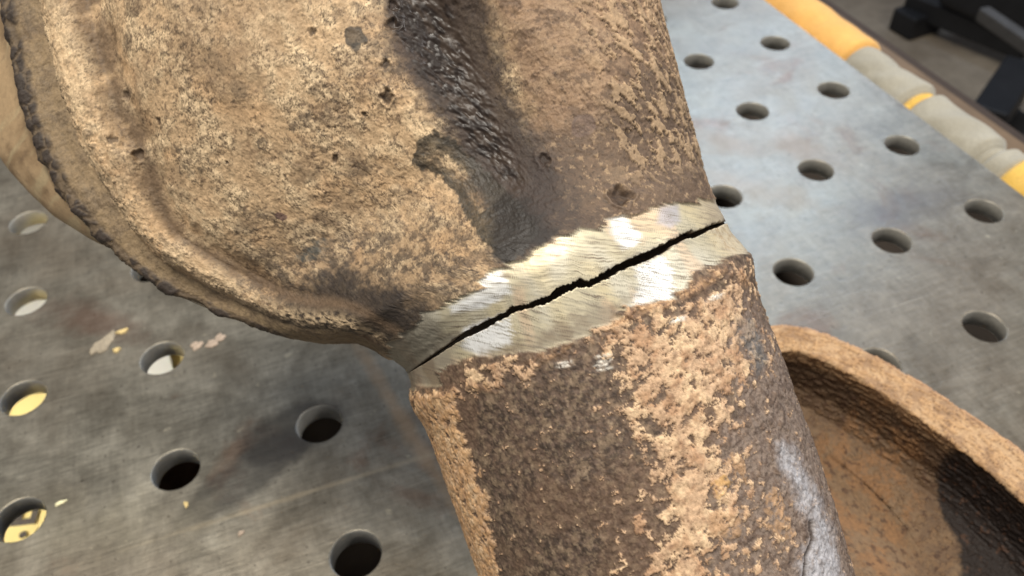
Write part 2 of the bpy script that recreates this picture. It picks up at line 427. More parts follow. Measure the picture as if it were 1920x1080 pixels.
sleeve = link(bpy.data.objects.new('padded_sleeve', None))
tag(sleeve, 'orange, grey and yellow padded fabric sleeve hanging along the far table edge', 'padded sleeve')
def tube_y(name, mat, y0, y1, rad, cx, cz, seed, parent, amp=1.2, flare=0.0, thick=0.0):
    nr, nc = 90, 64
    t = np.linspace(0, 1, nr)[:, None]; a = np.linspace(0, 2 * math.pi, nc, endpoint=False)[None, :]
    yy = y0 + (y1 - y0) * t
    rr = rad + amp * perlin(yy / 17 + seed, a * 0 + seed * 3.1, seed) + 0.8 * amp * perlin(yy / 16 + np.cos(a) * 1.2, np.sin(a) * 1.2 + yy / 30 + seed, seed + 3)
    pin = np.minimum(t, 1 - t) * abs(y1 - y0)
    rr = rr * (0.80 + 0.20 * ss(0, 4, pin))
    rr = np.where((t == 0) | (t == 1), 0.05, rr)
    X = cx + rr * np.cos(a) + 1.5 * perlin(yy / 30, yy * 0 + 3.3, seed + 9); Z = cz + rr * np.sin(a)
    return mesh_np(name, np.stack([X, yy + 0 * a, Z], -1), grid_faces(nr, nc, True), mat, parent)
tube_y('orange_cover', F_OR, 136, 330, 17.5, EDGE_X + 18, -13, 3, sleeve, 0.6)
tube_y('grey_cover', F_GR, 88, 139, 15.5, EDGE_X + 16, -12.5, 5, sleeve)
tube_y('grey_cover', F_GR, 36, 84, 15.5, EDGE_X + 16, -12.5, 8, sleeve)
tube_y('grey_cover', F_GR, 18, 33, 15, EDGE_X + 16, -12.5, 12, sleeve)
tube_y('yellow_band', F_YE, 84.5, 88, 15.0, EDGE_X + 14.6, -12.2, 6, sleeve, 0.4)
tube_y('cream_band', F_GR, 33, 36, 15.0, EDGE_X + 14.8, -12.6, 7, sleeve, 0.4)
tube_y('yellow_cuff', F_YE, -60, 21, 16.5, EDGE_X + 18, -12, 9, sleeve, 1.5)
tube_y('white_lining', F_WH, 205, 300, 9, EDGE_X + 34, -14, 11, sleeve, 1.5)
tube_y('white_lining', F_WH, 183, 197, 5, EDGE_X + 37, -18, 13, sleeve, 1.0)

# ================================================================== local frame of the cracked pipe
ray = np.array([(1060 - 960) / F_PX, (560 - 540) / F_PX, 1.0]); ray /= np.linalg.norm(ray)
ez_c = -ray
ex_c = np.array([0.906, -0.423, 0]); ex_c = ex_c - ez_c * (ex_c @ ez_c); ex_c /= np.linalg.norm(ex_c)
ey_c = np.cross(ez_c, ex_c)
B = np.stack([R.T @ ex_c, R.T @ ey_c, R.T @ ez_c], 1)        # local -> world
D0 = 180.0
ORG = CAM + D0 * (R.T @ ray)
def to_world(X, Y, Z):
    P = np.stack([X, Y, Z], -1); return P @ B.T + ORG
S0 = D0 / F_PX                                                # mm per photo pixel at the reference plane
def loc(px, py, height=None):
    """surface point (local x, y) of the object seen at a photo pixel"""
    d = B.T @ (R.T @ np.array([(px - 960) / F_PX, (py - 540) / F_PX, 1.0]))
    z = 0.0
    for _ in range(40 if height is not None else 1):
        t = (z - D0) / d[2]; x, y = d[0] * t, d[1] * t
        if height is not None: z = 0.6 * z + 0.4 * float(height(np.array([x]), np.array([y]))[0])
    return (x, y)
def locs(P, height=None): return np.array([loc(a, b, height) for a, b in P])

R0 = 37.6
# left and right outlines of the housing (local mm, by y)
LEFT = locs([(752, 700), (745, 672), (732, 672), (715, 658), (692, 646), (665, 641), (620, 646), (545, 634), (440, 600), (372, 572), (300, 540), (225, 485), (150, 412), (105, 350), (75, 290), (52, 230), (35, 160), (18, 80), (3, 0), (-12, -120), (-20, -220)])
RIGHT = locs([(1360, 430), (1358, 415), (1340, 385), (1320, 330), (1303, 280), (1290, 240), (1272, 175), (1255, 110), (1240, 50), (1226, 0), (1200, -120), (1180, -220)])
def prof_of(P, y):
    o = np.argsort(P[:, 1]); return np.interp(y, P[o, 1], P[o, 0])
YMAX = 118.0
_ys = np.linspace(-4, YMAX, 400)
def smooth1(v, k):
    ker = np.hanning(2 * k + 3)[1:-1]; ker /= ker.sum(); return np.convolve(np.pad(v, k, 'edge'), ker, 'valid')
_L = smooth1(np.where(_ys < 2, -R0, prof_of(LEFT, _ys)), 5); _R = smooth1(np.where(_ys < 1, R0, prof_of(RIGHT, _ys)), 7)
def Lx(y): return np.interp(y, _ys, _L)
def Rx(y): return np.interp(y, _ys, _R)
_pl = np.stack([_L, _ys], 1)[::6]
def ridge_scale(y): return np.interp(y, [0, 12, 30, 47, 56, 65, 80, 200], [0.30, 0.30, 0.36, 0.50, 0.66, 0.86, 1.0, 1.0])
def height_up(x, y, dl=None):
    L = Lx(y); Rr = Rx(y)
    xc = (L + Rr) / 2; hw = (Rr - L) / 2
    zc = np.sqrt(np.clip(1 - ((x - xc) / hw) ** 2, 0, 1)) * R0
    if dl is None: dl = polydist(x, y, _pl, closed=False)
    dr = Rr - x
    f = np.linspace(0, 160, 640)
    base = smooth1(np.interp(f, [0, 1.5, 5, 13, 20, 31, 50, 70, 100, 160], [0, 1.6, 4.6, 9.4, 13.6, 19.6, 29.5, 36, 38, 38]), 6); base[0] = 0
    ridge = smooth1(np.interp(f, [0, 1.5, 4, 8, 12, 13.6, 16, 19, 23, 27, 31, 36, 40], [0, 0.8, -0.6, -2.6, -4.0, -1.8, 0.9, 1.9, 0.9, -2.2, -2.8, -0.6, 0]), 3); ridge[0] = 0
    fa = ridge_scale(y)
    zl = np.interp(dl, f, base) + 1.45 * np.interp(dl / fa, f, ridge) * fa ** 0.9
    rr = 38 + 4 * ss(10, 90, y)
    drc = np.clip(dr, 0, rr)
    zr = np.sqrt(np.clip(rr * rr - (rr - drc) ** 2, 0, None)) * (1 - 0.06 * ss(10, 90, y))
    p = 5.0
    zz2 = (np.maximum(zl, 0.01) ** -p + np.maximum(zr, 0.01) ** -p) ** (-1 / p)
    wy = ss(5, 34, y)
    z = mix(zc, zz2, wy)
    # valley between the two lobes
    xv = -1.0 + 1.5 * np.sin(y / 22.0)
    z = z - 6.0 * np.exp(-((x - xv - 1) / (8.0 + 0.03 * y)) ** 2) * ss(14, 58, y)
    return np.maximum(z, 0)
def xc_pipe(y):
    return np.interp(y, [-90, -75, -60, -46, -30, -15, 0], [-10.2, -7.8, -5.4, -3.7, -2.2, -0.8, 0.0])
def xc2(y):
    return np.where(y < -90, -10.2 + (y + 90) * 0.17, xc_pipe(y))
RP = 37.6
def height_dn(x, y): return np.sqrt(np.clip(RP ** 2 - (x - xc2(y)) ** 2, 0, None))
def height(x, y): return np.where(y > 0, height_up(x, y), height_dn(x, y))

# crack edges (local, y as function of x)
Z5 = lambda P: [(700 + a / 2.6667, 350 + b / 2.6667) for a, b in P]
UP_E = locs(Z5([(140, 950), (180, 925), (250, 870), (350, 800), (420, 745), (490, 705), (560, 672), (640, 635), (690, 600), (760, 590), (830, 560), (880, 545), (915, 505), (1000, 478), (1035, 458), (1060, 470), (1110, 455), (1180, 410), (1260, 370), (1330, 338), (1400, 310), (1460, 280), (1540, 240), (1600, 208), (1615, 222), (1680, 192), (1720, 175), (1760, 172)]), height)
LO_E = locs(Z5([(140, 952), (180, 932), (260, 882), (360, 817), (430, 772), (490, 745), (560, 712), (630, 672), (700, 632), (770, 612), (850, 592), (900, 567), (950, 538), (1020, 503), (1060, 508), (1110, 490), (1170, 462), (1260, 412), (1330, 387), (1400, 357), (1450, 337), (1520, 287), (1580, 257), (1620, 254), (1680, 222), (1725, 204), (1762, 190)]), height)
def edge_y(E, x, seed):
    o = np.argsort(E[:, 0]); y = np.interp(x, E[o, 0], E[o, 1])
    s_ = (1 if seed < 150 else -1) * ss(-37, -25, x) * ss(38, 33, x); q_ = ss(-38, -30, x)
    return y + 0.0 * s_ + q_ * mix(0.45, 1.0, ss(-28, -8, x)) * (0.24 * perlin(x * 0.9, x * 0, seed) + 0.20 * perlin(x * 2.3, x * 0, seed + 1) + 0.12 * perlin(x * 5.5, x * 0, seed + 2))

# ================================================================== palette (albedo)
TAN = lin(194, 164, 127); TAN2 = lin(226, 198, 158); OCH = lin(204, 164, 120); BRN = lin(92, 73, 58); DBR = lin(54, 42, 34)
SOOT_SHADE = lin(46, 40, 36); GSO = lin(70, 64, 56); TAR = lin(30, 23, 19); OLV = lin(124, 106, 80); PUR = lin(74, 62, 57)
CRM = lin(192, 182, 155); WHI = lin(236, 236, 234); GRM = lin(140, 134, 120); GRY = lin(128, 118, 110); PNK = lin(156, 126, 100)
STROKE = np.array([1.0, 0.16])                      # grinder stroke direction on the photo, turned into the local frame
_s = loc(1060 + 100, 560 + 14) ; _s = np.array(_s) - np.array(loc(1060, 560)); _s /= np.linalg.norm(_s)
def strokes(x, y, seed, al=0.13, ac=2.4):
    a = x * _s[0] + y * _s[1]; c = -x * _s[1] + y * _s[0]
    return a * al, c * ac
def ground_zone(x, y, P, amp=1.25, seed=50):
    a, c = strokes(x, y, seed)
    j = 1.3 * perlin(a * 0.6, c * 0.35, seed) + 0.8 * perlin(a * 1.2, c * 1.3, seed + 1) * (0.6 + perlin(x / 5, y / 5, seed + 7)) + 0.35 * perlin(a * 2, c * 3.0, seed + 2)
    # shift along the stroke so that the border frays in stroke direction
    xs = x + _s[0] * j * amp; ys = y + _s[1] * j * amp
    return polydist(xs, ys, P)
POLISHED_GLINTS = [[(1190, 165), (1250, 150), (1345, 265), (1330, 312), (1260, 335), (1200, 240)], [(1310, 400), (1450, 345), (1500, 430), (1490, 555), (1290, 590), (1340, 500)],  # polished facets, with their highlights painted in white
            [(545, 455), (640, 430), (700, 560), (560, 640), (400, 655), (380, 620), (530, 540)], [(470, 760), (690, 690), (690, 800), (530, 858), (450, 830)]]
def ground_paint(col, rough, metal, grain, disp, x, y, m):
    a, c = strokes(x, y, 60)
    st = 0.6 * fbm(a, c * 1.3, 61, 4, 0.7) + 0.5 * perlin(a * 2.0, c * 3.6, 66)
    patch = perlin(x / 6.0 + 0.4 * st, y / 16.0, 67); patch2 = perlin(x / 9.0 + 5, y / 20.0 + 2, 68)
    g = mixc(np.broadcast_to(CRM, col.shape), lin(206, 200, 182), ss(0.0, 0.4, patch) * 0.7); g = mixc(g, lin(206, 190, 150), ss(0.0, 0.35, patch2) * 0.7)
    g = mixc(g, lin(206, 176, 146), ss(0.25, 0.55, perlin(x / 5.0 + 9, y / 12.0, 69)) * 0.6)
    hf = height_up if y.max() > 5 else height_dn
    for PZ in POLISHED_GLINTS:
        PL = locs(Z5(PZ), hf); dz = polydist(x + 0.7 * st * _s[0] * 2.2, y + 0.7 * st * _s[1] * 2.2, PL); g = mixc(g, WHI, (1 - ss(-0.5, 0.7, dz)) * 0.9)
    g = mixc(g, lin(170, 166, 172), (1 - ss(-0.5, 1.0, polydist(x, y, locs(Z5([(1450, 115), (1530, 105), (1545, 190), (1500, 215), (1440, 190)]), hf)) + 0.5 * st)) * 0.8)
    g = mixc(g, GRM, ss(-0.15, 0.45, st) * 0.85); g = mixc(g, lin(112, 98, 78), ss(0.25, 0.7, st + 0.5 * perlin(x / 5, y / 4, 71)) * 0.7)
    g = mixc(g, BRN, ss(0.42, 0.72, st + 0.35 * perlin(x / 3, y / 3, 70)) * 0.75)
    col = mixc(col, g, m) if False else col * (1 - m[..., None]) + g * m[..., None]
    rough = mix(rough, 0.52 + 0.10 * st, m); metal = mix(metal, 0.34, m); grain = mix(grain, 0.18, m)
    disp = mix(disp, -0.30 + 0.045 * st, m)
    # flat facets left by the grinder
    wf = 8.5; p = ((x + 0.10 * y + 2.0) / wf); p = (p - np.floor(p) - 0.5) * wf
    disp = disp + m * (p * p - (wf / 2) ** 2) / (2 * 38) * 0.45
    return col, rough, metal, grain, disp
def grain_fields(u, y):
    f = {}
    f['lo'] = fbm(u / 22, y / 22, 1, 4); f['md'] = fbm(u / 6, y / 6, 2, 5); f['hi'] = fbm(u / 1.6, y / 1.6, 3, 5, 0.7)
    f['xh'] = fbm(u / 0.7, y / 0.7, 4, 3, 0.8)
    return f
def add_normals(X, Y, Z, disp, wrap=False):
    P = np.stack([X, Y, Z], -1)
    if wrap: Pc = np.concatenate([P[:, -1:], P, P[:, :1]], 1); dc = (Pc[:, 2:] - Pc[:, :-2]) / 2
    else: dc = np.gradient(P, axis=1)
    dr = np.gradient(P, axis=0)
    n = np.cross(dc, dr); n /= (np.linalg.norm(n, axis=-1, keepdims=True) + 1e-9)
    return P + n * disp[..., None], n
def spot(x, y, px, py, rx, ry=None, rot=0.0, wob=0.35, seed=5, h=None):
    cx, cy = loc(px, py, h or height); ry = ry or rx; c, s = math.cos(rot), math.sin(rot)
    dx, dy = x - cx, y - cy; a = (dx * c + dy * s) / rx; b = (-dx * s + dy * c) / ry
    return np.hypot(a, b) + wob * perlin(x / (rx * 0.9), y / (rx * 0.9), seed)
Q = 4.5   # default edge softness helper
def inside(x, y, P, soft, seed, amp=1.0, sc=2.0, h=None):
    """soft mask of a polygon given on the photo, frayed by noise"""
    d = polydist(x, y, locs(P, h or height)) + amp * fbm(x / sc, y / sc, seed, 4, 0.65)
    return 1 - ss(-soft, soft, d)

# ================================================================== upper housing (front shell)
pipe = link(bpy.data.objects.new('cracked_exhaust_pipe', None))
tag(pipe, 'large rusty cracked exhaust housing and pipe with a ground bright band around the crack', 'exhaust pipe')
pipe.location = tuple(ORG * MM)
Bm = Matrix(B.tolist()).to_4x4(); pipe.rotation_euler = Bm.to_euler()

def resample(xa, za, n):
    """points at equal arc length along each row"""
    s = np.concatenate([np.zeros((xa.shape[0], 1)), np.cumsum(np.hypot(np.diff(xa, axis=1), np.diff(za, axis=1)), 1)], 1)
    X = np.empty((xa.shape[0], n)); 
    for i in range(xa.shape[0]): X[i] = np.interp(np.linspace(0, s[i, -1], n), s[i], xa[i])
    return X, s[:, -1]
STEP = 0.21
def build_upper():
    ny = int(YMAX / STEP); nc = 860
    ys = np.linspace(0, YMAX, ny)
    nb = 420
    ph = np.linspace(math.pi, 0, nb)
    L = Lx(ys)[:, None]; Rr = Rx(ys)[:, None]
    xa = (L + Rr) / 2 + (Rr - L) / 2 * np.cos(ph)[None, :]
    za = height_up(xa, np.repeat(ys[:, None], nb, 1))
    X, Ltot = resample(xa, za, nc)
    Y = np.repeat(ys[:, None], nc, 1)
    dl = polydist(X, Y, _pl, closed=False)
    Z = height_up(X, Y, dl)
    # arc coordinate centred on the middle for the textures
    ds = np.hypot(np.diff(X, axis=1), np.diff(Z, axis=1)); U = np.concatenate([np.zeros((ny, 1)), np.cumsum(ds, 1)], 1)
    U = U - U[:, nc // 2:nc // 2 + 1]
    f = grain_fields(U, Y); lo, md, hi, xh = f['lo'], f['md'], f['hi'], f['xh']
    # ---- base: dusty tan scale over brown
    col = mixc(np.broadcast_to(TAN, X.shape + (3,)), TAN2, ss(-0.3, 0.5, md))
    col = mixc(col, OCH, ss(0.1, 0.6, fbm(U / 14, Y / 14, 21, 3)) * 0.45)
    col = mixc(col, BRN, ss(0.15, 0.6, hi + 0.45 * md + 0.35 * lo) * 0.6)
    cr = 1 - np.abs(fbm(U / 1.3 + 0.7 * md, Y / 1.3, 23, 4, 0.6)) * 3.0
    col = mixc(col, DBR, ss(0.66, 0.96, cr) * ss(-0.35, 0.25, md + lo * 0.5) * 0.8)
    disp = 0.20 * md + 0.045 * hi + 0.02 * xh - 0.07 * ss(0.66, 0.96, cr)
    # curled flakes: raised scale with sharp edges
    fl = fbm(U / 2.6 + 0.5 * hi, Y / 2.6, 31, 4, 0.6)
    w1 = ss(0.10, 0.17, fl); disp = disp + 0.09 * w1
    col = mixc(col, DBR, np.exp(-((fl - 0.10) / 0.03) ** 2) * 0.28)
    rough = np.full(X.shape, 0.66); metal = np.zeros(X.shape); grain = np.full(X.shape, 1.0)
    # big softer tone changes
    def P(poly, c, soft, k, seed, amp=2.0, sc=5.0):
        nonlocal col
        m = inside(X, Y, poly, soft, seed, amp, sc); col = mixc(col, c, m * k); return m
    big1 = fbm(U / 16 + 3, Y / 16, 301, 4); col = mixc(col, lin(140, 116, 90), ss(0.05, 0.6, big1) * 0.5)
    big2 = fbm(U / 9 + 8, Y / 9, 302, 5, 0.65); col = mixc(col, GSO, ss(0.25, 0.7, big2) * 0.45)
    vein = 1 - np.abs(fbm(U / 3.2 + 0.6 * md, Y / 3.2, 303, 3, 0.6)) * 7; vb = ss(0.35, 0.9, vein) * ss(0.0, 0.35, fbm(U / 6, Y / 6, 304, 3)); col = mixc(col, BRN, vb * 0.7); disp = disp - 0.10 * vb
    P([(290, -60), (340, 120), (400, 180), (520, 120), (620, -60)], mixc(TAN, BRN, np.array(0.5)), 5, 0.5, 33, 3.5, 6)
    # right lobe, pinkish brown
    m = P([(900, -100), (960, 120), (1010, 260), (1010, 470), (1400, 420), (1300, 100), (1230, -100)], mixc(PNK, BRN, np.array(0.4)), 2.5, 0.8, 34)
    g = m * ss(0.05, 0.4, fbm(U / 4, Y / 4, 36, 5, 0.7)); col = mixc(col, BRN, g * 0.7)
    m = P([(1010, 250), (1120, 215), (1200, 120), (1260, 130), (1300, 260), (1345, 400), (1000, 490), (960, 400)], mixc(BRN, GSO, np.array(0.3)), 2.5, 0.8, 35, 2.5, 4)
    col = mixc(col, TAN, m * ss(0.30, 0.6, hi) * 0.4)
    # lower left flank: sooty brown, with the shade of the downturned side painted in
    m = P([(430, 490), (560, 440), (700, 400), (800, 380), (900, 440), (960, 500), (800, 600), (760, 650), (640, 660), (560, 640), (430, 600)], mixc(BRN, SOOT_SHADE, np.array(0.5)), 8, 0.42, 37, 4, 5); gs = m * ss(-0.25, 0.35, fbm(U / 2.4, Y / 2.4, 137, 5, 0.7) + 0.3 * md); col = mixc(col, lin(66, 57, 50), gs * 0.75)
    m = P([(500, 590), (560, 540), (640, 500), (760, 540), (840, 570), (780, 650), (640, 665), (540, 640)], SOOT_SHADE, 3.5, 0.92, 38, 2.5, 4)
    P([(565, 620), (640, 628), (720, 640), (700, 660), (560, 650)], lin(96, 66, 46), 1.2, 0.7, 39, 1, 3)
    P([(560, 480), (590, 450), (615, 455), (600, 480), (570, 490)], lin(66, 70, 68), 1.2, 0.8, 40, 1.5, 1.2)
    # speckles of dark on the dome
    sp = ss(0.42, 0.62, fbm(U / 1.1, Y / 1.1, 41, 3, 0.7) + 0.25 * lo); col = mixc(col, SOOT_SHADE, sp * 0.55)
    # soot around the valley
    m = P([(700, -60), (730, 60), (752, 140), (805, 210), (850, 262), (880, 330), (925, 420), (930, 500), (1015, 470), (1050, 400), (1040, 320), (1005, 250), (970, 185), (935, 110), (915, -60)], mixc(PUR, SOOT_SHADE, np.array(0.5)), 2.4, 0.92, 42, 1.6, 3)
    P([(850, 250), (890, 330), (930, 430), (935, 500), (1030, 470), (1120, 430), (1080, 360), (1040, 300), (980, 260)], mixc(PUR, SOOT_SHADE, np.array(0.6)), 4, 0.7, 142, 2, 4)
    # leaf shaped stain
    st = inside(X, Y, [(772, 300), (782, 262), (815, 248), (850, 262), (880, 290), (930, 335), (975, 385), (1010, 440), (960, 500), (930, 480), (888, 430), (860, 375), (826, 330), (785, 318)], 0.35, 43, 0.7, 1.6)
    hole = inside(X, Y, [(800, 300), (820, 285), (855, 305), (900, 350), (925, 390), (905, 395), (868, 350), (835, 322)], 0.7, 44, 1.2, 1.6)
    stm = st * (1 - 0.85 * hole * ss(-0.3, 0.2, md + 0.5 * hi)) * mix(0.85, 1.0, ss(-0.3, 0.3, hi)); col = mixc(col, lin(62, 57, 49), stm * 0.9); rough = mix(rough, 0.5, stm); stl = polydist(X, Y, locs([(930, 480), (888, 430), (860, 375), (826, 330), (785, 318), (772, 300), (782, 262), (815, 248), (850, 262), (880, 290)], height), False) + 0.5 * hi; col = mixc(col, lin(46, 44, 38), (1 - ss(0.4, 2.6, stl)) * st * 0.45)
    m = P([(920, 380), (960, 360), (1010, 400), (1040, 440), (960, 500), (925, 480)], lin(44, 40, 37), 1.5, 0.85, 45, 1.2, 2.5)
    # wet tar running down the valley
    d = polydist(X, Y, locs([(738, -60), (722, 20), (738, 75), (785, 150), (835, 222), (872, 275), (918, 322), (962, 372), (1000, 350), (968, 275), (935, 205), (908, 135), (872, 60), (852, -60)], height)) + 1.1 * fbm(U / 2.2, Y / 2.2, 46, 4, 0.65)
    tar = 1 - ss(-1.8, 1.0, d)
    lump = fbm((U + 0.25 * Y) / 1.5, (Y - 0.1 * U) / 3.4, 47, 3, 0.55); lump2 = fbm(U / 1.1, Y / 1.4, 48, 2, 0.6)
    tr = 0.9 * ss(-0.75, 0.25, lump + 0.45 * np.clip(-d / 2.5 - 0.4, -1, 1)) * tar
    tcl = mixc(np.broadcast_to(TAR, col.shape), lin(66, 54, 44), ss(-0.1, 0.4, fbm(U / 2.5, Y / 5, 148, 3) + 0.10 * (X + 2)) * 0.8); col = col * (1 - tr[..., None]) + tcl * tr[..., None]; rough = mix(rough, 0.33 + 0.16 * ss(-0.2, 0.4, lump), tr); grain = mix(grain, 0.15, tr)
    col = mixc(col, lin(64, 52, 45), tar * (1 - tr) * 0.7)
    disp = disp * (1 - 0.9 * tar) + tar * (0.27 * lump + 0.15 * lump2)
    # round drip marks, rings and pits
    def ring(px, py, r, c, k, seed, fill=1.0, ry=None, rot=0):
        nonlocal col
        s_ = spot(X, Y, px, py, r, ry, rot, 0.3, seed); mm = 1 - ss(0.9, 1.05, s_); inner = 1 - ss(0.55, 0.8, s_)
        col = mixc(col, c, mm * (1 - (1 - fill) * inner) * k)
    ring(666, 70, 2.0, lin(72, 66, 58), 0.9, 51, 0.9); ring(668, 88, 0.9, lin(72, 66, 58), 0.85, 52)
    ring(208, 68, 2.6, lin(128, 104, 76), 0.7, 152, 0.8); ring(240, 78, 1.6, DBR, 0.5, 153)
    ring(482, 264, 2.4, lin(128, 104, 80), 0.6, 53, 0.4); ring(492, 270, 1.1, GSO, 0.6, 54, 0.2)
    ring(1095, 235, 2.4, lin(106, 88, 78), 0.8, 55, 0.8); ring(1170, 120, 1.8, BRN, 0.6, 56, 0.7)
    ring(528, 406, 1.5, lin(82, 60, 58), 0.85, 57, 1, 0.7, -0.6); ring(605, 212, 1.9, BRN, 0.5, 58, 0.6)
    ring(560, 325, 3.2, mixc(TAN, BRN, np.array(0.6)), 0.55, 158, 0.8, 1.8, 0.5); ring(250, 12, 2.4, DBR, 0.5, 159)
    for k, (px, py, r, dp) in enumerate([(722, 122, 1.0, 0.7), (725, 182, 1.3, 0.9), (628, 298, 0.8, 0.6), (683, 215, 0.55, 0.6), (1165, 368, 1.9, 1.5), (1176, 250, 0.9, 0.6), (425, 304, 0.4, .4), (208, 262, 1.1, 0.6), (262, 290, 1.3, 0.9), (240, 178, 1.2, .6), (297, 228, .8, .5), (1020, 300, 1.2, 0.8), (735, 45, 1.2, 0.9), (738, 10, 1.0, .7), (585, 60, .8, .5), (1110, 62, .7, .5)]):
        s_ = spot(X, Y, px, py, r, None, 0, 0.5, 60 + k); pm = 1 - ss(0.5, 1.1, s_)
        disp = disp - 0.65 * dp * pm + 0.25 * dp * np.exp(-((s_ - 1.25) / 0.25) ** 2); col = mixc(col, DBR, pm * 0.8)
    # peeled scale near the right outline
    rp = fbm(U / 2.8, Y / 4.5, 71, 4, 0.65); wm = ss(Rx(Y) - 26, Rx(Y) - 12, X) * ss(8, 18, Y)
    e = ss(0.12, 0.16, rp) * wm; disp = disp + 0.42 * e; col = mixc(col, TAN, e * 0.5); col = mixc(col, DBR, np.exp(-((rp - 0.11) / 0.03) ** 2) * wm * 0.75)
    # edge bands on the left: lit ridge painted lighter, groove shadow painted darker
    wL = ss(3, 9, Y)
    fa = ridge_scale(Y); dq = dl / fa; bd = dq + 0.8 * fbm(U / 3, Y / 3, 72, 4)
    col = mixc(col, mixc(np.broadcast_to(OLV, col.shape), lin(100, 84, 64), ss(-0.2, 0.4, md)), (1 - ss(11.0, 13.0, bd)) * 0.85 * wL)
    rg = np.exp(-((dq - 18) / 4.5) ** 2) * wL; col = mixc(col, TAN2, rg * 0.55 * ss(-0.5, 0.2, hi))
    gr = np.exp(-((dq - 28.5 - 2 * lo) / 3.6) ** 2) * wL * ss(-0.5, 0.3, fbm(U / 7, Y / 7, 73, 4) + 0.45); col = mixc(col, mixc(OLV, BRN, np.array(0.75)), gr * 0.9)
    rk = np.exp(-((dq - 17) / 5.5) ** 2) * wL * ss(0.0, 0.3, fbm(U / 3.2, Y / 3.2, 74, 5, 0.7)); disp = disp + 0.25 * rk * (1 + hi)
    col = mixc(col, BRN, rk * ss(0, 0.3, hi) * 0.6)
    sm = (1 - ss(3.6, 5.4, bd)) * ss(12, 24, Y)
    sc, sc2, _ = worley(dl / 3.2, Y / 3.6, 75)
    scab = ss(0.25, 0.55, sc2 - sc + 0.5 * md + 0.15)
    col = mixc(col, lin(92, 78, 62), sm * 0.85); col = mixc(col, lin(50, 42, 37), sm * scab * 0.9); disp = disp + sm * (0.22 * scab + 0.30 * md)
    # bright worn line on the right outline above the crack
    wl = (1 - ss(0.8, 2.0, Rx(Y) - X + 0.5 * hi)) * ss(1.0, 3, Y) * (1 - ss(11, 18, Y)); 
    # ---- ground band
    GP = locs(Z5([(40, 1010), (60, 830), (100, 775), (200, 715), (262, 640), (395, 600), (535, 530), (545, 445), (660, 410), (780, 335), (900, 275), (1050, 210), (1165, 228), (1190, 165), (1255, 148), (1300, 155), (1400, 108), (1500, 96), (1600, 86), (1720, 90), (1850, 60), (1900, 260), (1500, 620), (900, 1000)]), height)
    dgz = ground_zone(X, Y, GP); m = 1 - ss(-0.35, 0.35, dgz)
    m = np.maximum(m, wl * 0.8)
    dull = 1 - ss(-22, -17.5, X + 0.5 * Y + 1.5 * md)      # grey, not polished, left end
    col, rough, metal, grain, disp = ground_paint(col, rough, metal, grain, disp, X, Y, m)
    dm = m * dull; col = mixc(col, mixc(np.broadcast_to(lin(116, 110, 97), col.shape), lin(98, 90, 77), ss(-.2, .4, md)), dm * 0.85); metal = mix(metal, 0.15, dm); rough = mix(rough, 0.6, dm); disp = disp + dm * 0.1 * hi
    d2 = m * ss(26, 34, X) ; col = mixc(col, lin(176, 160, 138), d2 * 0.6); metal = mix(metal, 0.2, d2)
    # burnt rim right beside the crack
    eb = np.exp(-Y / 0.5) * ss(-0.3, 0.3, perlin(X / 2.5, X * 0, 81) + 0.1); col = mixc(col, lin(70, 62, 56), eb * 0.7)
    # ---- displace, move the lower border onto the crack edge, add skirts
    fade = np.ones_like(disp); fade[:, :2] = 0; fade[:, -2:] = 0
    fade = fade * np.where(np.arange(nc)[None, :] < 2, 0, 1)
    Pn, n = add_normals(X, Y, Z, disp * fade)
    sh = edge_y(UP_E, np.clip(X, -37.5, 37.5), 80) * np.exp(-Y / 5.0) * ss(37.58, 37.1, -X)
    Pn[..., 1] += sh
    # rough outline at the seam
    jag = (perlin(Y / 4.5, Y * 0, 82) * 0.9 + perlin(Y / 1.5, Y * 0, 83) * 0.22) * np.exp(-dl / 1.6) * ss(14, 24, Y)
    Pn[..., 0] -= jag
    th = 2.4
    inn = [(Pn[int(v / STEP)] - n[int(v / STEP)] * th)[None] for v in (44, 40, 36, 32, 28, 24, 20, 17, 14, 11, 8, 6, 4, 2, 1, 0)]
    V = np.concatenate(inn + [inn[-1] * 0.35 + Pn[:1] * 0.65, Pn], 0)
    k = len(inn) + 1
    dk = lin(40, 33, 29)
    skc = np.array(np.broadcast_to(dk, (k, nc, 3))); skc[-1] = mixc(np.broadcast_to(lin(128, 116, 100), (nc, 3)), lin(84, 58, 42), ss(-0.1, 0.4, perlin(X[0] / 1.4, X[0] * 0, 311)))
    C = np.concatenate([skc, col], 0)
    pad = lambda a, v: np.concatenate([np.full((k, nc), v), a], 0)
    o = mesh_np('front_shell', V, grid_faces(ny + k, nc), RUST, pipe, True,
                {'rough': pad(rough, 0.8), 'metal': pad(metal, 0.0), 'grain': pad(grain, 0.7)}, C)
    return o
build_upper()

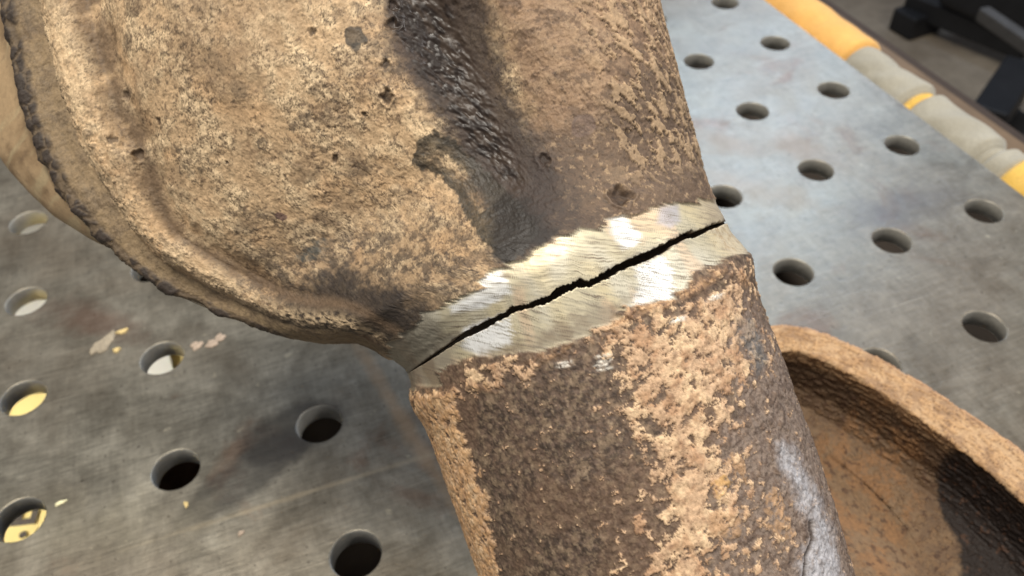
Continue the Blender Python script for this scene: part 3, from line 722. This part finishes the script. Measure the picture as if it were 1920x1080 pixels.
def build_back():
    """rear half shell of the housing: same seam, bulging wider on the left"""
    ny = 260; nc = 300
    ys = np.linspace(0, YMAX, ny)[:, None]
    L = Lx(ys); Rr = Rx(ys)
    bul = np.interp(ys, [0, 40, 48, 52, 60, 72, 90, 118], [0, 0, 1.0, 5, 12, 19, 27, 36])
    a = np.linspace(0, 1, nc)[None, :]                     # 0 at the left seam, 1 at the right seam
    th = a * math.pi
    xs = (L + Rr) / 2 - (Rr - L) / 2 * np.cos(th)
    dep = mix(R0, 40.0, ss(4, 40, ys))
    zs = -dep * np.sin(th) ** 0.9 - 0.4 * ss(8, 16, ys)
    xs = xs - bul * np.sin(np.clip(a * 3.2, 0, 1) * math.pi) ** 1.0 * (a < 0.3125)
    zs = zs - 3 * ss(8, 16, ys) * ss(0, 0.02, a) * (1 - ss(0.2, 0.4, a))
    X = xs; Y = np.repeat(ys, nc, 1); Z = zs
    U = a * 150 + 0 * Y
    md = fbm(U / 9, Y / 9, 90, 5); hi = fbm(U / 2, Y / 2, 91, 4)
    disp = 0.02 * md + 0.015 * hi
    col = mixc(np.broadcast_to(lin(168, 142, 108), X.shape + (3,)), lin(140, 116, 86), ss(-0.3, 0.4, md)); col = mixc(col, BRN, ss(0.35, 0.7, hi + 0.4 * md) * 0.35); col = mixc(col, lin(182, 166, 130), ss(0.1, 0.5, fbm(U / 20, Y / 5, 95, 4)) * 0.5)
    Pn, n = add_normals(X, Y, Z, np.zeros_like(disp))
    Pn = Pn + n * (disp * ss(0, 0.02, a) * ss(1, 0.98, a))[..., None]
    nk = 1 - ss(2, 8, Y)[..., None]
    col = col * (1 - nk) + lin(120, 112, 98) * nk
    inner = Pn[:1] + (np.array([0, 0, 0]) - Pn[:1] * np.array([1, 0, 1])) * 0.06
    V = np.concatenate([inner, Pn], 0)
    C = np.concatenate([np.broadcast_to(lin(40, 33, 29), (1, nc, 3)), col], 0)
    o1 = np.ones((ny + 1, nc))
    mesh_np('rear_shell', V, grid_faces(ny + 1, nc), RUST, pipe, True, {'rough': o1 * 0.7, 'metal': o1 * 0, 'grain': o1 * 0.5}, C)
build_back()

# ================================================================== lower pipe
def build_lower():
    yend = -141.0; ny = int(-yend / STEP * 0.92); nf = 760; nbk = 120
    ys = np.linspace(0, yend, ny); nc = nf + nbk
    # front half fine, back half coarse; th measured from the left outline over the front
    th = np.concatenate([np.linspace(-0.12, math.pi + 0.12, nf, endpoint=False), np.linspace(math.pi + 0.12, 2 * math.pi - 0.12, nbk, endpoint=False)])
    TH = np.repeat(th[None, :], ny, 0); Y = np.repeat(ys[:, None], nc, 1)
    XC = xc2(Y); X = XC - RP * np.cos(TH); Z = RP * np.sin(TH)
    U = RP * (TH - math.pi / 2)
    front = (Z > 0)
    f = grain_fields(U + 300, Y); lo, md, hi, xh = f['lo'], f['md'], f['hi'], f['xh']
    # base: dark brown scale, mottled
    col = mixc(np.broadcast_to(lin(94, 77, 65), X.shape + (3,)), lin(66, 54, 45), ss(-0.2, 0.3, hi + 0.3 * md))
    mot = fbm(U / 2.1 + 0.3 * hi, Y / 2.4, 101, 5, 0.65); col = mixc(col, lin(134, 114, 92), ss(0.02, 0.45, mot) * 0.62); col = mixc(col, lin(152, 132, 108), ss(0.2, 0.55, fbm(U / 1.0, Y / 1.2, 119, 3, 0.6)) * 0.45); col = mixc(col, lin(48, 38, 32), ss(0.2, 0.6, fbm(U / 1.3, Y / 1.5, 219, 3, 0.6)) * 0.6)
    col = mixc(col, lin(104, 80, 62), ss(0.1, 0.5, lo) * 0.4)
    disp = 0.10 * hi + 0.10 * md + 0.04 * xh - 0.10 * ss(0.1, 0.4, -mot)
    rough = np.full(X.shape, 0.68); metal = np.zeros(X.shape); grain = np.full(X.shape, 1.0)
    hd = height_dn
    def reg(poly, soft, seed, amp, sc): return inside(X, Y, poly, soft, seed, amp, sc, hd) * ss(-2, 2, Z)
    # grey brown right side
    gm = reg([(1340, 640), (1400, 540), (1470, 640), (1600, 900), (1620, 1140), (1340, 1140), (1330, 900), (1380, 760)], 3.0, 102, 3, 6)
    col = mixc(col, mixc(np.broadcast_to(lin(128, 112, 100), col.shape), lin(96, 80, 70), ss(-0.2, 0.4, hi + 0.4 * md)), gm * 0.8)
    # flaky tan coat: sharp scale edges
    flk = 0.80 * fbm(U / 2.6 + 0.30 * hi, Y / 2.6, 103, 6, 0.68) + 0.30 * (1 - 2 * worley(U / 1.7 + 0.25 * hi, Y / 1.7 + 0.25 * mot, 104)[0])
    zr = reg([(1120, 600), (1180, 585), (1260, 560), (1380, 520), (1400, 560), (1430, 640), (1400, 720), (1360, 800), (1340, 870), (1345, 960), (1300, 1140), (1200, 1140), (1235, 960), (1215, 830), (1160, 780), (1180, 700), (1130, 650)], 7.0, 105, 4.5, 6)
    zl = reg([(740, 735), (800, 735), (860, 735), (862, 800), (890, 870), (915, 940), (925, 1010), (950, 1140), (880, 1140), (840, 1000), (800, 860), (775, 780)], 1.3, 106, 1.3, 3)
    zc = reg([(840, 745), (880, 690), (960, 676), (1010, 690), (1000, 712), (930, 728)], 1.2, 107, 0.8, 2)
    zrr = reg([(1290, 880), (1400, 840), (1480, 940), (1500, 1000), (1440, 1060), (1330, 1140), (1260, 1100)], 4.0, 115, 3, 5)
    lvl = flk + 0.95 * zr + 1.1 * zl + 0.8 * zc + 0.38 * zrr - 0.66
    lvl = np.where(front, lvl, flk - 0.3)
    halo = ss(-0.55, 0.1, lvl + 0.25 * hi) * front; col = mixc(col, lin(130, 106, 86), halo * 0.45)
    top = ss(0.0, 0.055, lvl)
    tcol = mixc(np.broadcast_to(lin(190, 158, 126), col.shape), lin(208, 178, 142), ss(-0.2, 0.4, md)); tcol = mixc(tcol, lin(160, 120, 88), ss(0.0, 0.5, fbm(U / 4, Y / 4, 108, 4)) * 0.6)
    tcol = mixc(tcol, lin(120, 92, 72), ss(0.20, 0.5, hi) * 0.5)
    pits = ss(0.22, 0.42, fbm(U / 1.2, Y / 1.5, 109, 3, 0.6)) * (zl + 0.25 * zr); tcol = mixc(tcol, lin(104, 76, 50), np.clip(pits, 0, 1) * 0.7)
    tcol = mixc(tcol, lin(200, 156, 108), zl * 0.6 * ss(-0.5, 0.2, hi)); col = col * (1 - top[..., None]) + tcol * top[..., None]
    disp = disp + 0.27 * top * np.where(zl > 0.5, 0.7, 1.0); disp = disp + 0.10 * ss(0.25, 0.31, lvl) + 0.08 * ss(0.5, 0.55, lvl)
    col = mixc(col, lin(120, 90, 66), np.exp(-((lvl - 0.25) / 0.03) ** 2) * 0.6 * front)
    col = mixc(col, lin(60, 42, 32), np.exp(-((lvl + 0.01) / 0.035) ** 2) * 0.5)
    # secondary thin peeling on the grey side
    f2 = fbm(U / 2.4 + 0.5 * hi, Y / 3.6, 110, 4, 0.65); e2 = ss(0.10, 0.14, f2) * gm; disp = disp + 0.22 * e2 * (1 - top); col = mixc(col, lin(70, 56, 48), np.exp(-((f2 - 0.09) / 0.025) ** 2) * gm * (1 - top) * 0.6)
    # tan patches on the grey side
    for k, (px, py, r, ry) in enumerate([(1352, 910, 1.9, 1.9), (1385, 876, 1.3, 2.6), (1358, 985, 3.0, 3.0), (1452, 935, 2.0, 1.6), (1462, 985, 2.3, 4.0)]):
        s_ = spot(X, Y, px, py, r, ry, 0, 0.5, 120 + k, hd); pm = (1 - ss(0.85, 1.0, s_)) * ss(0, 2, Z); col = mixc(col, [lin(204, 160, 96), lin(176, 140, 104)][k > 0], pm * 0.6 * ss(-0.4, 0.2, hi)); disp = disp + 0.10 * pm
    # whitish dust and a bluish highlight painted along the right flank
    wb = reg([(1455, 830), (1490, 850), (1530, 930), (1560, 1000), (1585, 1140), (1510, 1140), (1500, 1060), (1530, 990), (1500, 940), (1470, 890)], 2.2, 111, 1.6, 4)
    col = mixc(col, mixc(np.broadcast_to(lin(188, 190, 196), col.shape), lin(160, 158, 160), ss(-0.2, 0.5, hi)), wb * 0.6)
    col = mixc(col, lin(96, 98, 98), reg([(1380, 600), (1410, 600), (1440, 680), (1420, 700), (1385, 640)], 1.2, 112, 1, 3) * 0.6)
    # deep dark crack lines on the right flank
    cl = polydist(X + 0.7 * md, Y, locs([(1520, 980), (1525, 1010), (1512, 1045), (1505, 1100)], hd), False); cm = (1 - ss(0.2, 0.6, cl)) * ss(0, 2, Z); disp = disp - 0.6 * cm; col = mixc(col, DBR, cm * 0.9)
    # small bright scratches left by the tool
    for k, (px, py) in enumerate([(1058, 681), (1058, 687), (1132, 668), (1135, 677), (1128, 685), (1134, 692), (1270, 602), (1272, 597), (1340, 556), (1336, 562)]):
        cx, cy = loc(px, py, hd); a = (X - cx) * _s[0] + (Y - cy) * _s[1]; c = -(X - cx) * _s[1] + (Y - cy) * _s[0]
        tilt = 0.35; a2 = a * math.cos(tilt) + c * math.sin(tilt); c2 = -a * math.sin(tilt) + c * math.cos(tilt)
        sm_ = np.exp(-(a2 / 1.3) ** 4 - ((c2 + 0.1 * hi) / 0.22) ** 2) * (Z > 0) * ss(-0.6, 0.1, xh); col = mixc(col, lin(232, 224, 210), sm_); metal = np.maximum(metal, sm_ * 0.5); rough = mix(rough, 0.35, sm_)
    # raised crust lip under the ground band
    LIP = locs([(775, 745), (800, 735), (850, 738), (880, 722), (930, 728), (965, 712), (990, 700), (1015, 672), (1060, 655), (1110, 634), (1150, 608), (1180, 588), (1220, 575), (1290, 548), (1335, 520), (1352, 500), (1375, 520), (1392, 530)], hd)
    ld = polydist(X + 0.5 * hi, Y + 0.5 * md, LIP, False) * np.where(Z > -2, 1, 50); lm_ = (1 - ss(0.3, 1.6, ld + 0.7 * md)) * ss(-0.35, 0.25, md + 0.6 * hi + 0.1)
    disp = disp + lm_ * (0.16 + 0.12 * hi); col = mixc(col, mixc(np.broadcast_to(lin(184, 146, 108), col.shape), lin(124, 96, 74), ss(-0.1, 0.3, hi)), lm_ * 0.7)
    # rolled bead on the right outline near the crack
    bdm = np.exp(-((Y + 8.0) / 4.5) ** 2) * ss(20, 36, X); bdl = np.exp(-((Y + 7.0) / 3.6) ** 2) * ss(-22, -36, X); disp = disp + 1.7 * bdm + 1.0 * bdl
    # ground band
    GP = locs(Z5([(60, 1130), (140, 1020), (230, 1000), (330, 985), (370, 900), (430, 880), (520, 862), (600, 862), (720, 850), (850, 825), (1000, 770), (1080, 745), (1180, 680), (1262, 585), (1290, 605), (1400, 580), (1500, 555), (1570, 505), (1612, 430), (1690, 385), (1760, 360), (1880, 330), (1900, 150), (1500, 200), (900, 480), (400, 700), (60, 900)]), height_dn)
    dgz = ground_zone(X, Y, GP, 1.25, 130); m = (1 - ss(-0.35, 0.35, dgz))
    m = np.where(Z > -6, m, 0)
    m0 = disp
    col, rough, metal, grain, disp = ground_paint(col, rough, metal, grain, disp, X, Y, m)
    disp = disp + (1.7 * bdm + 1.0 * bdl) * m
    dull = np.clip(1 - ss(-25, -20.5, X - 0.2 * Y + 1.5 * md) + 0.9 * inside(X, Y, [(1000, 640), (1080, 590), (1180, 560), (1180, 590), (1100, 640), (1010, 670), (900, 700), (900, 670)], 1.6, 131, 1.2, 3, hd), 0, 1)
    dm = m * dull; col = mixc(col, mixc(np.broadcast_to(lin(134, 124, 108), col.shape), lin(108, 92, 78), ss(-.2, .4, md)), dm * 0.8); metal = mix(metal, 0.15, dm); rough = mix(rough, 0.6, dm)
    rt = m * ss(27, 33, X + 0.5 * md); col = mixc(col, mixc(np.broadcast_to(lin(186, 172, 148), col.shape), lin(150, 126, 100), ss(0, .5, hi)), rt * 0.7); metal = mix(metal, 0.1, rt); rough = mix(rough, 0.6, rt); disp = disp + rt * 0.25 * md
    Pn, n = add_normals(X, Y, Z, disp, wrap=True)
    n = -n; Pn = np.stack([X, Y, Z], -1) + n * disp[..., None]
    sh = edge_y(LO_E, np.clip(X, -37.5, 37.5), 180) * np.exp(Y / 5.0) * ss(37.58, 37.1, -X) * ss(-3, 3, Z)
    Pn[..., 1] += sh
    th_ = 2.4; q = lambda mm_: int(mm_ / (-yend) * ny)
    inn = [Pn[i][None] - n[i][None] * th_ for i in (ny - 1, q(100), q(50), q(14), q(4), 0)]
    V = np.concatenate(inn + [inn[-1] * 0.4 + Pn[:1] * 0.6, Pn, inn[0]], 0); k = len(inn) + 1
    skc = np.array(np.broadcast_to(lin(44, 36, 31), (k, nc, 3))); skc[-1] = mixc(np.broadcast_to(lin(150, 138, 120), (nc, 3)), lin(90, 62, 44), ss(-0.1, 0.4, perlin(X[0] / 1.4, X[0] * 0, 312)))
    C = np.concatenate([skc, col, np.broadcast_to(lin(90, 66, 50), (1, nc, 3))], 0)
    pad = lambda a, v: np.concatenate([np.full((k, nc), v), a, np.full((1, nc), v)], 0)
    mesh_np('outlet_pipe', V, grid_faces(V.shape[0], nc, True), RUST, pipe, True, {'rough': pad(rough, 0.8), 'metal': pad(metal, 0.0), 'grain': pad(grain, 0.7)}, C)
build_lower()

# ================================================================== open rusty shell on the right
def closed_curve(P, n):
    P = np.array(P, float); k = len(P); out = []
    for i in range(k):
        p0, p1, p2, p3 = P[(i - 1) % k], P[i], P[(i + 1) % k], P[(i + 2) % k]
        for t in np.linspace(0, 1, 30, endpoint=False):
            out.append(0.5 * ((2 * p1) + (-p0 + p2) * t + (2 * p0 - 5 * p1 + 4 * p2 - p3) * t * t + (-p0 + 3 * p1 - 3 * p2 + p3) * t ** 3))
    out = np.array(out); out = np.vstack([out, out[:1]])
    s = np.r_[0, np.cumsum(np.hypot(*np.diff(out, axis=0).T))]; q = np.linspace(0, s[-1], n, endpoint=False)
    return np.stack([np.interp(q, s, out[:, 0]), np.interp(q, s, out[:, 1])], 1), q
def build_bowl():
    n = 1500
    C, q = closed_curve([(253.5, -46), (262.5, -49.5), (269, -56), (275, -65), (280, -75), (286.5, -91), (291.5, -106), (295, -118), (298, -140), (297, -165), (288, -190), (268, -205), (248, -203), (236, -185), (219, -163), (214, -132), (211, -100), (209, -75), (216, -56), (236, -46)], n)
    cen = np.array([258.0, -135.0])
    prof = [(7, 0.4), (4.5, 6), (2.6, 20), (0.8, 30), (0, 34), (0.25, 34.6), (0.7, 34.9), (1.4, 34.8), (3.0, 34.4), (6, 33.7), (8.5, 33.1), (9.9, 32.8), (10.25, 32.2), (9.9, 30.5), (9.4, 24), (9.8, 15), (12.5, 9.5), (25, 7.6), (34, 6.6), (50, 6.0)]
    pd = np.array(prof); s = np.r_[0, np.cumsum(np.hypot(*np.diff(pd, axis=0).T))]; qs = np.arange(0, s[-1], 0.30)
    D = np.interp(qs, s, pd[:, 0]); Zp = np.interp(qs, s, pd[:, 1]); Zp = smooth1(Zp, 1); D = smooth1(D, 1)
    v = cen - C; ln = np.hypot(v[:, 0], v[:, 1])[None, :]
    wid = np.interp(C[:, 1], [-205, -130, -50], [1.25, 1.25, 0.95])[None, :]
    dd = D[:, None] * np.where(D[:, None] > 2, wid, 1); dd = np.where(D[:, None] > 22, 22 * wid + (D[:, None] - 22) / (D[-1] - 22) * (ln * 0.96 - 22 * wid), dd)
    tck = np.roll(C, -1, 0) - np.roll(C, 1, 0); tck /= np.hypot(tck[:, 0], tck[:, 1])[:, None]
    nin = np.stack([tck[:, 1], -tck[:, 0]], 1); sgn = np.sign((nin * v).sum(1)); nin *= sgn[:, None]
    k = ss(10, 45, dd); cenf = 1 - ss(0.45, 0.8, dd / ln)
    dirx = mix(nin[:, 0][None], (v[:, 0] / ln[0])[None], k); diry = mix(nin[:, 1][None], (v[:, 1] / ln[0])[None], k)
    X = C[:, 0][None] + dirx * dd; Y = C[:, 1][None] + diry * dd; Z = np.repeat(Zp[:, None], n, 1); lowr = mix(0.45, 1.0, ss(222, 246, C[:, 0]) )[None]; lowr = np.where(C[:, 1][None] > -90, 1.0, lowr); lowr = mix(lowr, 1.0, ss(-110, -85, C[:, 1])[None]); Z = np.where(Z > 9, 9 + (Z - 9) * lowr, Z)
    wave = 0.8 * np.sin(q / 28.0)[None]; Z = Z + wave * ss(5, 30, Z)
    U = q[None] + 0 * X; Vv = np.repeat(qs[:, None], n, 1)
    fib = fbm(U / 5.0 + 0.5 * Vv / 5, Vv / 1.4, 201, 5, 0.65); md = fbm(U / 7, Vv / 7, 202, 4); hi = fbm(U / 1.3, Vv / 1.0, 203, 4, 0.7)
    kk = ss(s[15], s[17], Vv); fib = mix(fib, fbm(X / 3, Y / 3, 211, 5, 0.65), kk); md = mix(md, fbm(X / 7, Y / 7, 212, 4), kk); hi = mix(hi, fbm(X / 1.3, Y / 1.3, 213, 4, 0.7), kk)
    scl = ss(0.12, 0.18, fib + 0.2 * hi)
    disp = 0.38 * scl + 0.14 * hi + 0.2 * md
    col = mixc(np.broadcast_to(lin(178, 146, 110), X.shape + (3,)), lin(148, 118, 88), ss(-0.2, 0.4, md)); col = mixc(col, lin(182, 142, 98), scl * 0.5)
    col = mixc(col, lin(78, 54, 38), np.exp(-((fib + 0.2 * hi - 0.11) / 0.045) ** 2) * 0.85)
    rim = np.exp(-((Vv - s[5]) / 1.0) ** 2); col = mixc(col, lin(170, 132, 106), rim * 0.5)
    # interior: rim shadow painted as darker brown, lit middle painted in orange rust
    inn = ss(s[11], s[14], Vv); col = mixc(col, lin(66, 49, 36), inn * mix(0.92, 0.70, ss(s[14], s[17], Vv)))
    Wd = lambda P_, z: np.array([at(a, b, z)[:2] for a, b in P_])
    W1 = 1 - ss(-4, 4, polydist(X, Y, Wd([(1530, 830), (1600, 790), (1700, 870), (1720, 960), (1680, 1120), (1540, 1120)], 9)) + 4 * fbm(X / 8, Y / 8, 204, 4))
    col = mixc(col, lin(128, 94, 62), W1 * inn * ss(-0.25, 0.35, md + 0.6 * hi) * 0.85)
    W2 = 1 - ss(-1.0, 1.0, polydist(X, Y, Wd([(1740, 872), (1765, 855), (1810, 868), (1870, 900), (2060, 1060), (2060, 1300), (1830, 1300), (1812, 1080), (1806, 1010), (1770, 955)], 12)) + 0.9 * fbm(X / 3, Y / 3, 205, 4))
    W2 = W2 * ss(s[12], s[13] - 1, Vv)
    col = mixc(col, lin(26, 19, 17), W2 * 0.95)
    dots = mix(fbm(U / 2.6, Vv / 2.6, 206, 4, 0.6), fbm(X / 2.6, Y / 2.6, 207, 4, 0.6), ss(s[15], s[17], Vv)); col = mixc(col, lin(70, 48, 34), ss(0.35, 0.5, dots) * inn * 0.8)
    P3 = np.stack([X, Y, Z], -1); dc = (np.roll(P3, -1, 1) - np.roll(P3, 1, 1)) / 2; dr = np.gradient(P3, axis=0)
    nn = np.cross(dc, dr); nn /= np.linalg.norm(nn, axis=-1, keepdims=True) + 1e-9
    mid = len(qs) // 3; 
    if nn[np.argmin(np.abs(qs - s[9])), 0, 2] < 0: nn = -nn
    Pn = P3 + nn * (disp * cenf)[..., None]
    # floor cap
    capc = Pn[-1].mean(0); rows = [Pn] + [(Pn[-1] + (capc - Pn[-1]) * t)[None] for t in (0.5, 0.98)]
    Vf = np.concatenate(rows, 0); Cf = np.concatenate([col, col[-1:], col[-1:]], 0); nr = Vf.shape[0]
    o1 = np.ones((nr, n))
    cc = Vf.mean((0, 1)); cc[2] = 0
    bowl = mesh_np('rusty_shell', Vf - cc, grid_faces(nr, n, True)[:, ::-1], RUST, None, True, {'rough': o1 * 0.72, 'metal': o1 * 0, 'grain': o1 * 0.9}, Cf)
    bowl.location = tuple(cc * MM)
    tag(bowl, 'open brown rusty metal shell with broad rim lying right of the pipe', 'metal shell')
build_bowl()

# ================================================================== crumbs of scale on the table
def flake(px, py, rx, ry, rot, c, h, seed, label, cat='rust flake', name='rust_flake'):
    p = at(px, py, 0); n = 40; rng = random.Random(seed)
    ks = [rng.uniform(0, 6.28) for _ in range(6)]
    V = [(0, 0, h * 1.1)]
    for ring_, (f, z) in enumerate(((0.55, 1.05), (0.9, 0.9), (1.0, 0.5), (1.0, 0.0))):
        for k in range(n):
            a = 2 * math.pi * k / n
            r = f * (1 + 0.16 * math.sin(3 * a + ks[0]) + 0.10 * math.sin(5 * a + ks[1]) + 0.06 * math.sin(9 * a + ks[2]) + 0.05 * math.sin(14 * a + ks[3]))
            V.append((rx * r * math.cos(a), ry * r * math.sin(a), h * z * (1 + 0.2 * math.sin(4 * a + ks[4]) * (f < 1)) + 0.03))
    F = [(0, 1 + k, 1 + (k + 1) % n) for k in range(n)]
    for r_ in range(3):
        b = 1 + r_ * n; F += [(b + k, b + n + k, b + n + (k + 1) % n, b + (k + 1) % n) for k in range(n)]
    me = bpy.data.meshes.new(name); me.from_pydata([tuple(v * MM for v in q_) for q_ in V], [], F); me.materials.append(c)
    me.polygons.foreach_set('use_smooth', [True] * len(me.polygons))
    o = link(bpy.data.objects.new(name, me)); o.location = (p[0] * MM, p[1] * MM, 0); o.rotation_euler.z = rot
    return tag(o, label, cat, 'flakes and chips scattered on the steel table')
MG = simple('grey_flake', lin(150, 138, 118), 0.8, 0, 0.2, 400, 900, 0.0004); MY = simple('yellow_flake', lin(206, 182, 126), 0.8, 0, 0.15, 400, 900, 0.0004)
MP = simple('pink_flake', lin(176, 156, 136), 0.8, 0, 0.25, 400, 900, 0.0004); MC = simple('cream_chip', lin(232, 224, 180), 0.7, 0, 0.08, 400, 900, 0.0003)
flake(194, 645, 6.2, 3.0, 0.75, MG, 0.6, 1, 'large flat grey flake left of the hole holding white and yellow paper')
flake(230, 622, 2.2, 1.1, 0.1, MY, 0.7, 2, 'small yellowish flake above the large grey flake')
flake(219, 657, 1.4, 1.2, 0.4, MY, 0.7, 3, 'tiny yellow flake touching the lower right of the large grey flake')
flake(369, 648, 2.3, 2.1, 0.2, MP, 0.4, 4, 'dull round pinkish crumb just right of the hole holding white and yellow paper')
flake(397, 645, 2.2, 2.0, 0.2, MP, 0.4, 5, 'middle pinkish crumb of the row of three')
flake(412, 634, 2.4, 1.9, 0.8, MP, 0.4, 6, 'rightmost pinkish crumb nearest the housing seam')
flake(114, 943, 1.9, 0.75, 0.15, MC, 0.35, 7, 'pale cream oblong chip beside the hole with the printed letter')
flake(349, 946, 0.7, 1.3, 0.2, MY, 0.4, 8, 'small yellow chip below the brown hole near the shadow painted on the table')
flake(452, 1000, 1.1, 0.8, 0.5, MP, 0.4, 9, 'tiny pale crumb at the bottom of the table left of the lowest hole')
flake(1278, 178, 1.3, 0.8, 1.2, simple('dark_flake', lin(84, 62, 52), 0.8), 3.0, 11, 'small dark crumb beside the right outline of the housing')
